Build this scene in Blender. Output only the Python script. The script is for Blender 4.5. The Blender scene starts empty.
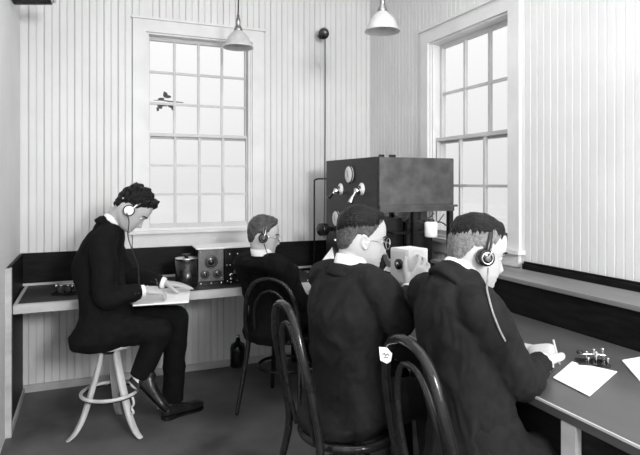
import bpy, bmesh, math, random
from mathutils import Vector, Matrix, noise
V = Vector
PI = math.pi
C = bpy.context.scene.collection
random.seed(7)

# ------------------------------------------------------------ camera, world, light, exposure
CAMH = 1.42
YAW = math.radians(22.7)
cd = bpy.data.cameras.new('camera'); cam = bpy.data.objects.new('camera', cd); C.objects.link(cam)
cam.location = (0, 0, CAMH); cam.rotation_euler = (PI/2, 0, -YAW)
cd.sensor_width = 36; cd.lens = 31.0; cd.shift_y = -45.5/640; cd.clip_start = .05
bpy.context.scene.camera = cam
sc = bpy.context.scene
sc.view_settings.view_transform = 'Standard'; sc.view_settings.look = 'None'
sc.view_settings.gamma = 1; sc.view_settings.use_curve_mapping = False
sc.view_settings.exposure = -0.1
w = bpy.data.worlds.new('sky'); sc.world = w; w.use_nodes = True
wn = w.node_tree.nodes; wl = w.node_tree.links
bg = wn['Background']; bg.inputs[1].default_value = 1.5
tc = wn.new('ShaderNodeTexCoord'); sp = wn.new('ShaderNodeSeparateXYZ'); rp = wn.new('ShaderNodeValToRGB')
wl.new(tc.outputs['Generated'], sp.inputs[0]); wl.new(sp.outputs[2], rp.inputs[0]); wl.new(rp.outputs[0], bg.inputs[0])
rp.color_ramp.elements[0].position = .0; rp.color_ramp.elements[0].color = (.62, .62, .62, 1)
rp.color_ramp.elements[1].position = .35; rp.color_ramp.elements[1].color = (.85, .85, .85, 1)

def area(name, loc, target, size, energy, sy=None):
    ld = bpy.data.lights.new(name, 'AREA'); ld.energy = energy; ld.size = size
    ld.shape = 'RECTANGLE'; ld.size_y = sy or size
    o = bpy.data.objects.new(name, ld); C.objects.link(o); o.location = loc
    o.rotation_euler = (V(target)-V(loc)).to_track_quat('-Z', 'Y').to_euler(); return o
area('photographer_flash', (1.1, -1.7, 2.25), (.4, 3.4, 1.1), .6, 140, .6)
area('rear_fill', (1.0, -1.9, 1.9), (.3, 3.0, 1.2), 1.6, 46, 1.3)  # added fill behind the camera; the wall there has no opening
area('ceiling_fill', (.9, 1.6, 3.1), (.9, 1.7, 0), 1.8, 26, 2.2)  # added fill below the solid ceiling, standing in for bounced light
area('side_fill', (2.19, .45, 1.8), (.2, 1.9, 1.4), .9, 15, 1.2)  # added fill against unbroken wall, brightens the desk and left wall

FW = V((math.sin(YAW), math.cos(YAW), 0)); RT = V((math.cos(YAW), -math.sin(YAW), 0))
def W(px, py, z):
    """world point seen at image position (px,py) at distance z along the view axis"""
    return FW*z + RT*((px-320)/551*z) + V((0, 0, CAMH-(py-182)/551*z))

# ------------------------------------------------------------ materials
def mat(name, g, rough=.6, var=.12, scale=8, metal=0, bump=0, bscale=60, stretch=(1, 1, 1), spec=.5, coat=0, tint=(1, 1, 1)):
    m = bpy.data.materials.new(name); m.use_nodes = True; n = m.node_tree.nodes; l = m.node_tree.links
    b = n['Principled BSDF']; b.inputs['Roughness'].default_value = rough; b.inputs['Metallic'].default_value = metal
    b.inputs['Specular IOR Level'].default_value = spec; b.inputs['Coat Weight'].default_value = coat
    t = n.new('ShaderNodeTexCoord'); mp = n.new('ShaderNodeMapping'); mp.inputs['Scale'].default_value = stretch
    l.new(t.outputs['Object'], mp.inputs[0])
    nz = n.new('ShaderNodeTexNoise'); nz.inputs['Scale'].default_value = scale; nz.inputs['Detail'].default_value = 6
    l.new(mp.outputs[0], nz.inputs['Vector'])
    r = n.new('ShaderNodeValToRGB'); l.new(nz.outputs[0], r.inputs[0]); l.new(r.outputs[0], b.inputs['Base Color'])
    lo, hi = g*(1-var), min(1, g*(1+var))
    r.color_ramp.elements[0].position = .3; r.color_ramp.elements[0].color = (lo*tint[0], lo*tint[1], lo*tint[2], 1)
    r.color_ramp.elements[1].position = .7; r.color_ramp.elements[1].color = (hi*tint[0], hi*tint[1], hi*tint[2], 1)
    if bump:
        nb = n.new('ShaderNodeTexNoise'); nb.inputs['Scale'].default_value = bscale; nb.inputs['Detail'].default_value = 5
        l.new(mp.outputs[0], nb.inputs['Vector'])
        bp = n.new('ShaderNodeBump'); bp.inputs['Strength'].default_value = bump; bp.inputs['Distance'].default_value = .01
        l.new(nb.outputs[0], bp.inputs['Height']); l.new(bp.outputs[0], b.inputs['Normal'])
    return m
M = dict(
    wall=mat('painted_beadboard', .66, .45, .05, 3, bump=.05, bscale=12),
    leftwall=mat('painted_plaster', .74, .7, .05, 2, bump=.05),
    ceil=mat('ceiling_paint', .7, .8, .04),
    white=mat('white_paint', .66, .45, .06, 6),
    sash=mat('shaded_sash_paint', .52, .5, .08, 6),  # white sash paint, darkened to imitate backlighting
    floor=mat('worn_linoleum', .10, .5, .55, 2.2, bump=.15, bscale=30),
    dark=mat('dark_stained_board', .007, .5, .5, 9, bump=.1, bscale=40, stretch=(1, 1, 6), spec=.12),
    table=mat('dark_table_top', .022, .45, .4, 5, spec=.25),
    desk=mat('dark_desk_top', .07, .34, .35, 3, stretch=(1, .3, 1)),
    strip=mat('light_wood_strip', .45, .5, .2, 12, stretch=(.3, .3, 1)),
    ledge=mat('ledge_board', .17, .5, .2, 8, stretch=(2, .3, 1)),
    suit=mat('dark_wool', .006, .85, .3, 30, bump=.35, bscale=400, spec=.12),
    suit2=mat('charcoal_wool', .011, .85, .3, 30, bump=.35, bscale=400, spec=.18),
    shirt=mat('white_cotton', .8, .8, .04),
    skin=mat('skin', .44, .5, .06, 12, bump=.04, bscale=150),
    hair=mat('dark_hair', .005, .42, .5, 60, bump=.8, bscale=90, stretch=(1, 1, 3), spec=.25),
    grayhair=mat('cropped_hair', .16, .7, .45, 80, bump=.6, bscale=220),
    duskhair=mat('dark_cropped_hair', .06, .7, .5, 80, bump=.6, bscale=220),
    lighthair=mat('brown_hair', .05, .45, .6, 40, bump=.8, bscale=90, stretch=(1, 1, 2.5)),
    shoe=mat('black_leather', .014, .25, .2, 20),
    bent=mat('varnished_bentwood', .012, .17, .3, 20, spec=.4),
    oak=mat('pale_wood', .52, .45, .25, 14, stretch=(1, 1, .2)),
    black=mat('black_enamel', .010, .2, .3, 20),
    cab=mat('black_crackle_panel', .011, .33, .5, 45, bump=.15, bscale=120, spec=.22),
    cabside=mat('grey_metal_panel', .065, .42, .4, 14),
    panel=mat('grey_instrument_panel', .12, .4, .25, 20),
    metal=mat('nickel', .65, .22, .1, 30, metal=1),
    brass=mat('dull_brass', .35, .35, .2, 30, metal=1),
    dial=mat('dial_face', .75, .5, .04),
    paper=mat('paper', .85, .8, .03, 20),
    ink=mat('ink', .02, .8, .1),
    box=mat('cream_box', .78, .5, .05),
    shade=mat('milk_glass_shade', .5, .35, .08, 20),
    cord=mat('cloth_cord', .02, .8, .3, 80),
    cordl=mat('light_cord', .22, .7, .3, 80),
    hill=mat('far_hill', .75, 1, .05, .2),  # outdoor haze put into the colour as pale grey
    ground=mat('outside_ground', .7, 1, .1, .5),
    leaf=mat('withered_leaf', .09, .8, .4, 30),
    eye=mat('eye_white', .6, .3, .02), pupil=mat('pupil', .01, .2, .02),
)
g = bpy.data.materials.new('window_glass'); g.use_nodes = True; n = g.node_tree.nodes; l = g.node_tree.links
n.remove(n['Principled BSDF']); mx = n.new('ShaderNodeMixShader'); tr = n.new('ShaderNodeBsdfTransparent'); gl = n.new('ShaderNodeBsdfGlossy')
tr.inputs[0].default_value = (.95, .95, .95, 1); gl.inputs['Roughness'].default_value = .3; mx.inputs[0].default_value = .003
l.new(tr.outputs[0], mx.inputs[1]); l.new(gl.outputs[0], mx.inputs[2]); l.new(mx.outputs[0], n['Material Output'].inputs[0]); M['glass'] = g

# ------------------------------------------------------------ mesh helpers
def box(bm, c, s, rz=0, bev=0, R=None):
    t = bmesh.new(); bmesh.ops.create_cube(t, size=1)
    for v in t.verts: v.co = V((v.co.x*s[0], v.co.y*s[1], v.co.z*s[2]))
    if bev: bmesh.ops.bevel(t, geom=t.edges[:], offset=bev, segments=2, affect='EDGES')
    X = Matrix.Translation(V(c)) @ (R.to_4x4() if R else Matrix.Rotation(rz, 4, 'Z'))
    merge(bm, t, X); return bm
def merge(bm, t, X=None):
    mp = {}
    for v in t.verts: mp[v] = bm.verts.new(X @ v.co if X else v.co)
    for f in t.faces:
        try: bm.faces.new([mp[v] for v in f.verts])
        except ValueError: pass
    t.free()
def bx(x0, x1, y0, y1, z0, z1, bev=0, bm=None):
    return box(bm or bmesh.new(), ((x0+x1)/2, (y0+y1)/2, (z0+z1)/2), (abs(x1-x0), abs(y1-y0), abs(z1-z0)), bev=bev)
def rings(bm, rs, close=True, cap=True):
    vs = [[bm.verts.new(p) for p in r] for r in rs]; n = len(rs[0])
    for a, b in zip(vs, vs[1:]):
        for i in range(n): bm.faces.new((a[i], a[(i+1) % n], b[(i+1) % n], b[i]))
    if cap:
        bm.faces.new(vs[0][::-1]); bm.faces.new(vs[-1])
    return bm
def cr(pts, k):
    """Catmull-Rom through tuples"""
    P = [tuple(p) for p in pts]; out = []
    if len(P) < 3: 
        return [tuple(a+(b-a)*j/k for a, b in zip(P[0], P[1])) for j in range(k+1)]
    for i in range(len(P)-1):
        p0, p1, p2, p3 = P[max(i-1, 0)], P[i], P[i+1], P[min(i+2, len(P)-1)]
        for j in range(k):
            t = j/k
            out.append(tuple(.5*(2*b+(c-a)*t+(2*a-5*b+4*c-d)*t*t+(3*b-a-3*c+d)*t**3) for a, b, c, d in zip(p0, p1, p2, p3)))
    out.append(P[-1]); return out
def tube(bm, pts, rad, n=12, k=6, closed=False, round_=False, flat=None):
    """tube through pts, rad number or list; flat=(axis, factor) squashes"""
    if not hasattr(rad, '__len__'): rad = [rad]*len(pts)
    q = [tuple(p)+(r,) for p, r in zip(pts, rad)]
    if closed:
        N = len(q); q2 = q[-2:]+q+q[:3]; s = cr(q2, k)[2*k:2*k+N*k]
    else: s = cr(q, k)
    P = [V(a[:3]) for a in s]; Rr = [max(a[3], .0004) for a in s]
    T = []
    for i in range(len(P)):
        if closed: d = P[(i+1) % len(P)]-P[i-1]
        else: d = P[min(i+1, len(P)-1)]-P[max(i-1, 0)]
        T.append(d.normalized())
    up = V((0, 0, 1)) if abs(T[0].z) < .9 else V((1, 0, 0))
    A = (up-T[0]*up.dot(T[0])).normalized(); R = []
    for i, (p, t, r) in enumerate(zip(P, T, Rr)):
        A = (A-t*A.dot(t)).normalized(); B = t.cross(A)
        R.append((p, t, r, A.copy(), B))
    if round_ and not closed:
        p, t, r, A, B = R[0]; R = [(p-t*r*.96, t, r*.28, A, B), (p-t*r*.75, t, r*.66, A, B), (p-t*r*.4, t, r*.92, A, B)]+R
        p, t, r, A, B = R[-1]; R = R+[(p+t*r*.4, t, r*.92, A, B), (p+t*r*.75, t, r*.66, A, B), (p+t*r*.96, t, r*.28, A, B)]
    rs = [[p+A*r*math.cos(2*PI*i/n)+B*r*math.sin(2*PI*i/n) for i in range(n)] for p, t, r, A, B in R]
    if closed:
        vs = [[bm.verts.new(p) for p in r] for r in rs]
        # twist-free close: choose best offset
        best = min(range(n), key=lambda o: sum((rs[-1][i]-rs[0][(i+o) % n]).length for i in range(n)))
        for a, b in zip(vs, vs[1:]):
            for i in range(n): bm.faces.new((a[i], a[(i+1) % n], b[(i+1) % n], b[i]))
        for i in range(n): bm.faces.new((vs[-1][i], vs[-1][(i+1) % n], vs[0][(i+1+best) % n], vs[0][(i+best) % n]))
    else: rings(bm, rs)
    return bm
def lathe(bm, prof, c=(0, 0, 0), n=32, R=None):
    """prof list of (r,z)"""
    rs = []
    for r, z in prof:
        rs.append([V(c)+((R @ V((r*math.cos(2*PI*i/n), r*math.sin(2*PI*i/n), z))) if R else V((r*math.cos(2*PI*i/n), r*math.sin(2*PI*i/n), z))) for i in range(n)])
    return rings(bm, rs)
def cyl(bm, p0, p1, r, n=20, r2=None):
    p0, p1 = V(p0), V(p1); d = p1-p0
    R = d.to_track_quat('Z', 'Y').to_matrix(); L = d.length; b = min(r, L)*.12; r2 = r if r2 is None else r2
    return lathe(bm, [(r-b, 0), (r, b), (r2, L-b), (max(r2-b, .0005), L)], p0, n, R)
def torus(bm, c, r, t, axis=(0, 0, 1), n=36, m=10, sx=1, sy=1, x=None):
    R = V(axis).to_track_quat('Z', 'Y').to_matrix()
    rs = []
    for i in range(n):
        a = 2*PI*i/n
        rs.append([V(c)+R @ V(((r+t*math.cos(2*PI*j/m))*math.cos(a)*sx, (r+t*math.cos(2*PI*j/m))*math.sin(a)*sy, t*math.sin(2*PI*j/m))) for j in range(m)])
    vs = [[bm.verts.new(p) for p in r_] for r_ in rs]
    for i in range(n):
        a, b = vs[i], vs[(i+1) % n]
        for j in range(m): bm.faces.new((a[j], a[(j+1) % m], b[(j+1) % m], b[j]))
    return bm
def ball(bm, c, r, R=None, n=16):
    t = bmesh.new(); bmesh.ops.create_uvsphere(t, u_segments=n, v_segments=max(6, n*2//3), radius=1)
    rr = r if hasattr(r, '__len__') else (r, r, r)
    S = Matrix.Diagonal((*rr, 1)); X = Matrix.Translation(V(c)) @ (R.to_4x4() if R else Matrix.Identity(4)) @ S
    merge(bm, t, X); return bm
def loft(bm, st, n=28, k=5, pw=2.3):
    """st: list of (center, a, b, axisA, axisB)"""
    q = cr([tuple(c)+(a, b)+tuple(A)+tuple(B) for c, a, b, A, B in st], k); rs = []
    def ring(q_, f=1, off=V((0, 0, 0))):
        c = V(q_[:3])+off; a, b = q_[3]*f, q_[4]*f; A = V(q_[5:8]).normalized(); B = V(q_[8:11]).normalized(); o = []
        for i in range(n):
            t = 2*PI*i/n; ct, s_ = math.cos(t), math.sin(t)
            o.append(c+A*a*math.copysign(abs(ct)**(2/pw), ct)+B*b*math.copysign(abs(s_)**(2/pw), s_))
        return o
    d0 = (V(q[0][:3])-V(q[1][:3])).normalized(); d1 = (V(q[-1][:3])-V(q[-2][:3])).normalized()
    h0 = min(q[0][3], q[0][4])*.4; h1 = min(q[-1][3], q[-1][4])*.4
    rs = [ring(q[0], .55, d0*h0), ring(q[0], .85, d0*h0*.7)]+[ring(x) for x in q]+[ring(q[-1], .85, d1*h1*.7), ring(q[-1], .55, d1*h1)]
    return rings(bm, rs)

def link(name, bm, m, parent=None, smooth=True, origin=None, world=False, cat=None, label=None, group=None, kind=None, me=None):
    if me is None:
        bmesh.ops.recalc_face_normals(bm, faces=bm.faces[:])
        me = bpy.data.meshes.new(name); 
        bm.to_mesh(me); bm.free()
    off = V((0, 0, 0))
    if origin is not None: off = V(origin)
    if world and parent is not None:
        p = parent
        while p is not None: off = off+p.location; p = p.parent
    if off.length: me.transform(Matrix.Translation(-off))
    if smooth:
        for p in me.polygons: p.use_smooth = True
    if m: me.materials.append(M[m])
    o = bpy.data.objects.new(name, me); C.objects.link(o)
    if smooth == 'auto':
        try:
            me.set_sharp_from_angle(angle=math.radians(35))
        except Exception: pass
    if parent is not None: o.parent = parent
    if origin is not None and parent is None: o.location = origin
    if label: o['label'] = label
    if cat: o['category'] = cat
    if group: o['group'] = group
    if kind: o['kind'] = kind
    return o
def thing(name, label, cat, loc=(0, 0, 0), rz=0, group=None, kind=None):
    o = bpy.data.objects.new(name, None); C.objects.link(o); o.location = loc; o.rotation_euler = (0, 0, rz)
    o.empty_display_size = .1
    if label: o['label'] = label
    if cat: o['category'] = cat
    if group: o['group'] = group
    if kind: o['kind'] = kind
    return o
def dup(root, loc, rz, label):
    r = root.copy(); C.objects.link(r); r.location = loc; r.rotation_euler = (0, 0, rz); r['label'] = label
    for ch in list(root.children):
        c = ch.copy(); C.objects.link(c); c.parent = r
        for g_ in ch.children:
            d = g_.copy(); C.objects.link(d); d.parent = c
    return r
def remesh(bm, vox, it=3, fac=.5):
    me = bpy.data.meshes.new('tmp'); bmesh.ops.recalc_face_normals(bm, faces=bm.faces[:]); bm.to_mesh(me); bm.free()
    o = bpy.data.objects.new('tmp', me); C.objects.link(o)
    m = o.modifiers.new('r', 'REMESH'); m.mode = 'VOXEL'; m.voxel_size = vox; m.adaptivity = 0
    s = o.modifiers.new('s', 'SMOOTH'); s.factor = fac; s.iterations = it
    dg = bpy.context.evaluated_depsgraph_get(); r = bpy.data.meshes.new_from_object(o.evaluated_get(dg))
    bpy.data.objects.remove(o); bpy.data.meshes.remove(me); return r
def folds(me, amp, freq=14, seed=0, stretch=(1, 1, .6)):
    nn = [v.normal.copy() for v in me.vertices]
    for v, no in zip(me.vertices, nn):
        p = V((v.co.x*stretch[0], v.co.y*stretch[1], v.co.z*stretch[2]))*freq+V((seed, seed*2, 0))
        q = p+V((noise.noise(p*.5), noise.noise(p*.5+V((5, 1, 2))), noise.noise(p*.5+V((1, 9, 2)))))*1.6
        r = 1-abs(noise.noise(q))*2.2
        v.co += no*(amp*(r-.4)+amp*.5*noise.noise(p*.4))

# ------------------------------------------------------------ ROOM
XL, XR, YB, YF, HC = -.43, 2.22, 4.2, -2.2, 3.25
PITCH = .0475
def bead(u0, u1, z0, z1, put, bm, deep=(.0045, .0028)):
    """sheet of beaded boards; put(u, d, z) -> point, d depth into wall"""
    us = [(u0, 0)]; k = math.ceil((u0+.006)/PITCH)
    while k*PITCH < u1-.006:
        u = k*PITCH; d = deep[k % 2]
        us += [(u-.0045, 0), (u-.0025, d), (u, d*.25), (u+.0025, d), (u+.0045, 0)]; k += 1
    us.append((u1, 0))
    lo = [bm.verts.new(put(u, d, z0)) for u, d in us]; hi = [bm.verts.new(put(u, d, z1)) for u, d in us]
    for i in range(len(us)-1): bm.faces.new((lo[i], lo[i+1], hi[i+1], hi[i]))
# windows: opening extents
BW = (.378, 1.178, 1.065, 2.515)       # back window X0,X1,Z0,Z1
RW = (2.49, 3.30, 1.04, 2.40)        # right window Y0,Y1,Z0,Z1
def holes(u0, u1, z0, z1, h): return [(u0, h[0], z0, z1), (h[1], u1, z0, z1), (h[0], h[1], z0, h[2]), (h[0], h[1], h[3], z1)]
bm = bmesh.new()
for r in holes(XL, XR, 0, HC, BW):
    bead(*r, lambda u, d, z: V((u, YB+d, z)), bm, (.006, .0035)); bx(r[0], r[1], YB+.012, YB+.14, r[2], r[3], bm=bm)
link('wall_back', bm, 'wall', smooth=False, kind='structure')
bm = bmesh.new()
for r in holes(YF, YB, 0, HC, RW):
    bead(*r, lambda u, d, z: V((XR+d, u, z)), bm, (.0038, .0038)); bx(XR+.012, XR+.14, r[0], r[1], r[2], r[3], bm=bm)
link('wall_right', bm, 'wall', smooth=False, kind='structure')
link('wall_left', bx(XL-.12, XL, YF, YB+.14, 0, HC), 'leftwall', smooth=False, kind='structure')
link('wall_front', bx(XL-.12, XR+.14, YF-.12, YF, 0, HC), 'wall', smooth=False, kind='structure')
link('floor', bx(XL-.12, XR+.14, YF-.12, YB+.14, -.1, 0), 'floor', smooth=False, kind='structure')
link('ceiling', bx(XL-.12, XR+.14, YF-.12, YB+.14, HC, HC+.1), 'ceil', smooth=False, kind='structure')
link('baseboard_back', bx(XL, XR, YB-.018, YB+.005, 0, .05, bev=.003), 'strip', smooth=False, kind='structure')
# dark backboards round the operating tables
link('trim_1', bx(XL+.001, XR, YB-.02, YB+.002, .70, .94), 'dark', smooth=False, kind='structure')
link('trim_2', bx(XL-.002, XL+.018, 3.50, YB-.02, .0, .94), 'dark', smooth=False, kind='structure')
link('trim_3', bx(XL+.001, XR, YB-.028, YB-.0201, .722, .738), 'strip', smooth=False, kind='structure')
bm = bx(XL+.018, XL+.03, 3.52, YB-.02, 0, .035); bx(XL+.0, XL+.03, 3.485, 3.52, 0, .94, bm=bm)
link('trim_4', bm, 'strip', smooth=False, kind='structure')
# outside
link('ground', bx(-40, 60, 4.6, 90, -3.1, -3), 'ground', smooth=False, kind='structure')
bm = bmesh.new(); N = 40
top = [V((-10+i*1.6, 60, -3+3.2+2.6*math.exp(-((i-9)/7)**2)+-2.2+.8*noise.noise(V((i*.22, 0, 0))))) for i in range(N)]
rings_ = [[V((p.x, p.y-6, -3)) for p in top], [V((p.x, p.y, p.z)) for p in top], [V((p.x, p.y+10, p.z*.8)) for p in top], [V((p.x, p.y+20, -3)) for p in top]]
vs = [[bm.verts.new(p) for p in r] for r in rings_]
for a, b in zip(vs, vs[1:]):
    for i in range(N-1): bm.faces.new((a[i], a[i+1], b[i+1], b[i]))
link('hill', bm, 'hill', kind='structure')

def sash(bm, put, u0, u1, z0, z1, nc, nr, fr, bar, th, v0):
    """frame + bars; put(u0,u1,v0,v1,z0,z1) adds a box"""
    put(bm, u0, u0+fr, v0, v0+th, z0, z1); put(bm, u1-fr, u1, v0, v0+th, z0, z1)
    put(bm, u0+fr, u1-fr, v0, v0+th, z0, z0+fr*1.25); put(bm, u0+fr, u1-fr, v0, v0+th, z1-fr, z1)
    a0, a1, b0, b1 = u0+fr, u1-fr, z0+fr*1.25, z1-fr
    for i in range(1, nc): u = a0+(a1-a0)*i/nc; put(bm, u-bar/2, u+bar/2, v0+.006, v0+th-.006, b0, b1)
    for j in range(1, nr): z = b0+(b1-b0)*j/nr; put(bm, a0, a1, v0+.008, v0+th-.008, z-bar/2, z+bar/2)
    return bm
def window(name, op, put, nc, nr, meet, hoarder, cw):
    r = thing(name, None, None, kind='structure')
    u0, u1, z0, z1 = op
    bm = bmesh.new()
    for a, b in ((u0-cw, u0), (u1, u1+cw)): put(bm, a, b, -.018, .004, z0, z1+cw*1.0)
    put(bm, u0, u1, -.018, .004, z1, z1+cw*1.0)
    put(bm, u0-cw-.012, u1+cw+.012, -.034, .004, z1+cw, z1+cw+.018)
    link('casing', bm, 'white', r, False)
    bm = bmesh.new()                       # jamb lining and stops
    for a, b in ((u0, u0+.012), (u1-.012, u1)): put(bm, a, b, 0, .125, z0, z1)
    put(bm, u0+.012, u1-.012, 0, .125, z1-.012, z1); put(bm, u0+.012, u1-.012, 0.005, .125, z0, z0+.015)
    for a, b in ((u0+.012, u0+.026), (u1-.026, u1-.012)): put(bm, a, b, .012, .035, z0+.015, z1-.012)
    link('jamb', bm, 'white', r, False)
    bm = bmesh.new(); put(bm, u0-cw-.03, u1+cw+.03, -.05, .02, z0-.022, z0); link('window_sill', bm, 'white', r, False)
    bm = bmesh.new(); put(bm, u0-cw, u1+cw, -.02, .003, hoarder, z0-.022); link('apron', bm, 'white', r, False)
    up = link('upper_sash', sash(bmesh.new(), put, u0+.012, u1-.012, meet-.02, z1-.012, nc, nr[0], .024, .018, .034, .078), 'sash', r, False)
    bm = bmesh.new(); put(bm, u0+.03, u1-.03, .094, .097, meet, z1-.03); link('glass', bm, 'glass', up, False)
    lo = link('lower_sash', sash(bmesh.new(), put, u0+.012, u1-.012, z0+.015, meet+.02, nc, nr[1], .024, .018, .034, .040), 'sash', r, False)
    bm = bmesh.new(); put(bm, u0+.03, u1-.03, .056, .059, z0+.03, meet); link('glass', bm, 'glass', lo, False)
    return r, lo
pb = lambda bm, a, b, v0, v1, z0, z1: bx(a, b, YB+v0, YB+v1, z0, z1, bm=bm)
pr = lambda bm, a, b, v0, v1, z0, z1: bx(XR+v0, XR+v1, a, b, z0, z1, bm=bm)
window('window_1', BW, pb, 4, (3, 3), 1.765, .945, .09)
_, lo = window('window_2', RW, pr, 3, (2, 2), 1.71, .945, .09)
bm = bx(XR-.015, XR+.02, 2.50, 2.53, 1.075, 1.125); link('window_catch', bm, 'cabside', _, False)

# ledge and desk on right
bm = bx(1.945, XR, -.6, 2.86, .772, .925); bx(1.95, XR, -.6, 2.86, 0, .772, bm=bm)
t = thing('boxed_ledge', 'long dark boxed ledge with a pale top board running along the right wall', 'ledge', (2.08, 1.2, 0))
link('casing', bm, 'dark', t, False, world=True)
link('top_board', bx(1.93, 2.185, -.6, 2.86, .925, .945, bev=.003), 'ledge', t, False, world=True)
link('rear_rail', bx(2.185, XR-.001, -.6, 2.37, .925, .985, bev=.012), 'dark', t, False, world=True)
t = thing('long_desk', 'long dark desk top in front of the ledge, seen lower right with papers on it', 'desk', (1.6, 1.2, 0))
link('desktop', bx(1.25, 1.944, -.6, 2.80, .735, .77, bev=.004), 'desk', t, False, world=True)
link('edge_bead', bx(1.246, 1.2515, -.6, 2.80, .7635, .7705), 'strip', t, False, world=True)
link('apron', bx(1.275, 1.295, -.6, 2.80, .62, .735), 'dark', t, False, world=True)
for y in (-.4, 1.17, 2.70): link('leg', bx(1.252, 1.274, y-.0275, y+.0275, 0, .734, bev=.002), 'strip', t, False, world=True)

# operating table under the back window
t = thing('operating_table', 'low dark table with pale edging along the back wall under the window', 'table', (.5, 3.85, 0))
link('tabletop', bx(XL+.032, 1.56, 3.555, YB-.029, .685, .718), 'table', t, False, world=True)
bm = bx(XL+.031, 1.56, 3.535, 3.556, .672, .722, bev=.003); bx(XL+.031, XL+.05, 3.556, YB-.03, .7181, .723, bm=bm)
bx(XL+.05, 1.56, 3.556, 3.572, .7181, .723, bm=bm)
link('edging_strip', bm, 'strip', t, False, world=True)
link('leg', bx(1.48, 1.53, 3.62, 3.67, 0, .684), 'dark', t, False, world=True)
link('leg', bx(1.48, 1.53, 4.08, 4.13, 0, .684), 'dark', t, False, world=True)

# ------------------------------------------------------------ PENDANT LAMPS
def pendant(loc, label):
    x, y, zr = loc
    t = thing('pendant_lamp', label, 'lamp', (x, y, HC), group='bell shaded pendant lamps')
    link('ceiling_rose', lathe(bmesh.new(), [(.001, 0), (.045, -.001), (.04, -.02), (.012, -.032)], (0, 0, 0)), 'brass', t)
    h = zr-HC
    link('cord', tube(bmesh.new(), [(0, 0, -.03), (.002, 0, h/2), (0, 0, h+.215)], .005, 8), 'cord', t)
    link('socket', lathe(bmesh.new(), [(.004, h+.235), (.010, h+.225), (.010, h+.205), (.015, h+.20), (.016, h+.165), (.013, h+.16), (.026, h+.135), (.031, h+.118), (.028, h+.112), (.004, h+.112)]), 'brass', t)
    pr_ = [(.026, .118), (.032, .112), (.052, .095), (.072, .07), (.086, .04), (.094, .015), (.106, 0)]
    link('lamp_shade', lathe(bmesh.new(), [(a, b+h) for a, b in pr_]+[(a-.004, b+h-.001) for a, b in pr_[::-1]], n=40), 'shade', t)
    link('bulb', lathe(bmesh.new(), [(.008, h+.11), (.012, h+.09), (.026, h+.06), (.029, h+.04), (.022, h+.02), (.006, h+.01)]), 'glass', t)
    return t
pendant((.945, 3.72, 2.345), 'white glass bell pendant lamp hanging before the back window')
pendant((1.59, 2.85, 2.305), 'grey bell pendant lamp hanging by the right hand window')

# wall insulator with cord, pipe
p = W(323, 33, 4.5); 
t = thing('wall_insulator', 'small black cylinder insulator high on the back wall', 'insulator', (p.x, YB, p.z))
d = V((-.35, -.85, -.32)).normalized()
link('bracket', cyl(bmesh.new(), V((0, .002, -.015)), V((0, -.03, -.02)), .022), 'cabside', t)
link('barrel', cyl(bmesh.new(), V((.02, -.025, .012)), V((.02, -.025, .012))+d*.13, .042), 'black', t)
link('cap', torus(bmesh.new(), V((.02, -.03, .012))+d*-.002, .034, .008, d), 'metal', t)
p2 = W(326, 160, 4.5); 
link('aerial_wire', tube(bmesh.new(), [(p.x+.03, YB-.03, p.z-.03), (p.x+.035, YB-.022, 2.0), (p2.x+.01, YB-.02, 1.5), (p2.x, YB-.025, .96)], .0035, 8), 'cord', cat='wire', label='thin dark wire running down the back wall from the black insulator')
x0 = 1.655
bm = tube(bmesh.new(), [(x0+.10, 4.05, 1.445), (x0+.03, 4.05, 1.445), (x0-.005, 4.05, 1.435), (x0-.01, 4.05, 1.40), (x0-.01, 4.05, 1.1), (x0-.01, 4.05, .001)], .0065, 10)
link('conduit_pipe', bm, 'black', cat='pipe', label='thin black pipe bent over at the top, left of the transmitter cabinet')
# ribbed bar at the top left, hung from the ceiling
t = thing('ribbed_rod', 'dark ribbed bar hanging near the ceiling at the upper left', 'bar', W(34, -2.5, 3.3))
bm = bmesh.new(); pr_ = []
for i in range(18): pr_ += [(.026, i*.0125), (.032, i*.0125+.004), (.032, i*.0125+.0075)]
R = RT.to_track_quat('Z', 'Y').to_matrix()
lathe(bm, [(.003, -.003)]+[(a, b) for a, b in pr_]+[(.003, .228)], tuple(RT*-.12+V((0, 0, -.012))), 24, R); link('barrel', bm, 'black', t)
link('end_cap', cyl(bmesh.new(), RT*.104+V((0, 0, -.012)), RT*.125+V((0, 0, -.012)), .022), 'metal', t)
for s in (-.08, .08): link('hanger', tube(bmesh.new(), [RT*s+V((0, 0, .01)), RT*s+V((0, 0, HC-t.location.z))], .004, 8), 'cord', t)

# withered leaves outside the back window
_d = FW+RT*((166-320)/551); _k = (YB+.112)/_d.y; p = W(166, 101, _k)
t = thing('leaf_sprig', 'ragged grey sprig of leaves caught on the outside of the upper back window', 'leaves', p)
link('twig', tube(bmesh.new(), [(-.09, .0, .0), (-.03, 0, .004), (.03, 0, -.002), (.13, 0, -.004)], [.002, .004, .005, .003], 8), 'leaf', t)
bm = bmesh.new(); random.seed(3)
for (cx, cz, w_, h_) in ((-.005, .05, .035, .045), (.01, .035, .05, .025), (-.03, .015, .05, .02), (-.045, -.04, .035, .05), (-.015, -.03, .05, .03), (.035, -.035, .045, .03), (.05, -.055, .02, .03), (-.06, -.065, .02, .035), (.0, -.02, .06, .015)):
    k = 9; c0 = bm.verts.new((cx, random.uniform(-.006, .01), cz)); vv = []
    for i in range(k):
        a = 2*PI*i/k; q = random.uniform(.7, 1.3)
        vv.append(bm.verts.new((cx+w_/2*q*math.cos(a), random.uniform(-.006, .015), cz+h_/2*q*math.sin(a))))
    for i in range(k): bm.faces.new((c0, vv[i], vv[(i+1) % k]))
link('leaves', bm, 'leaf', t, False)

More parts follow.
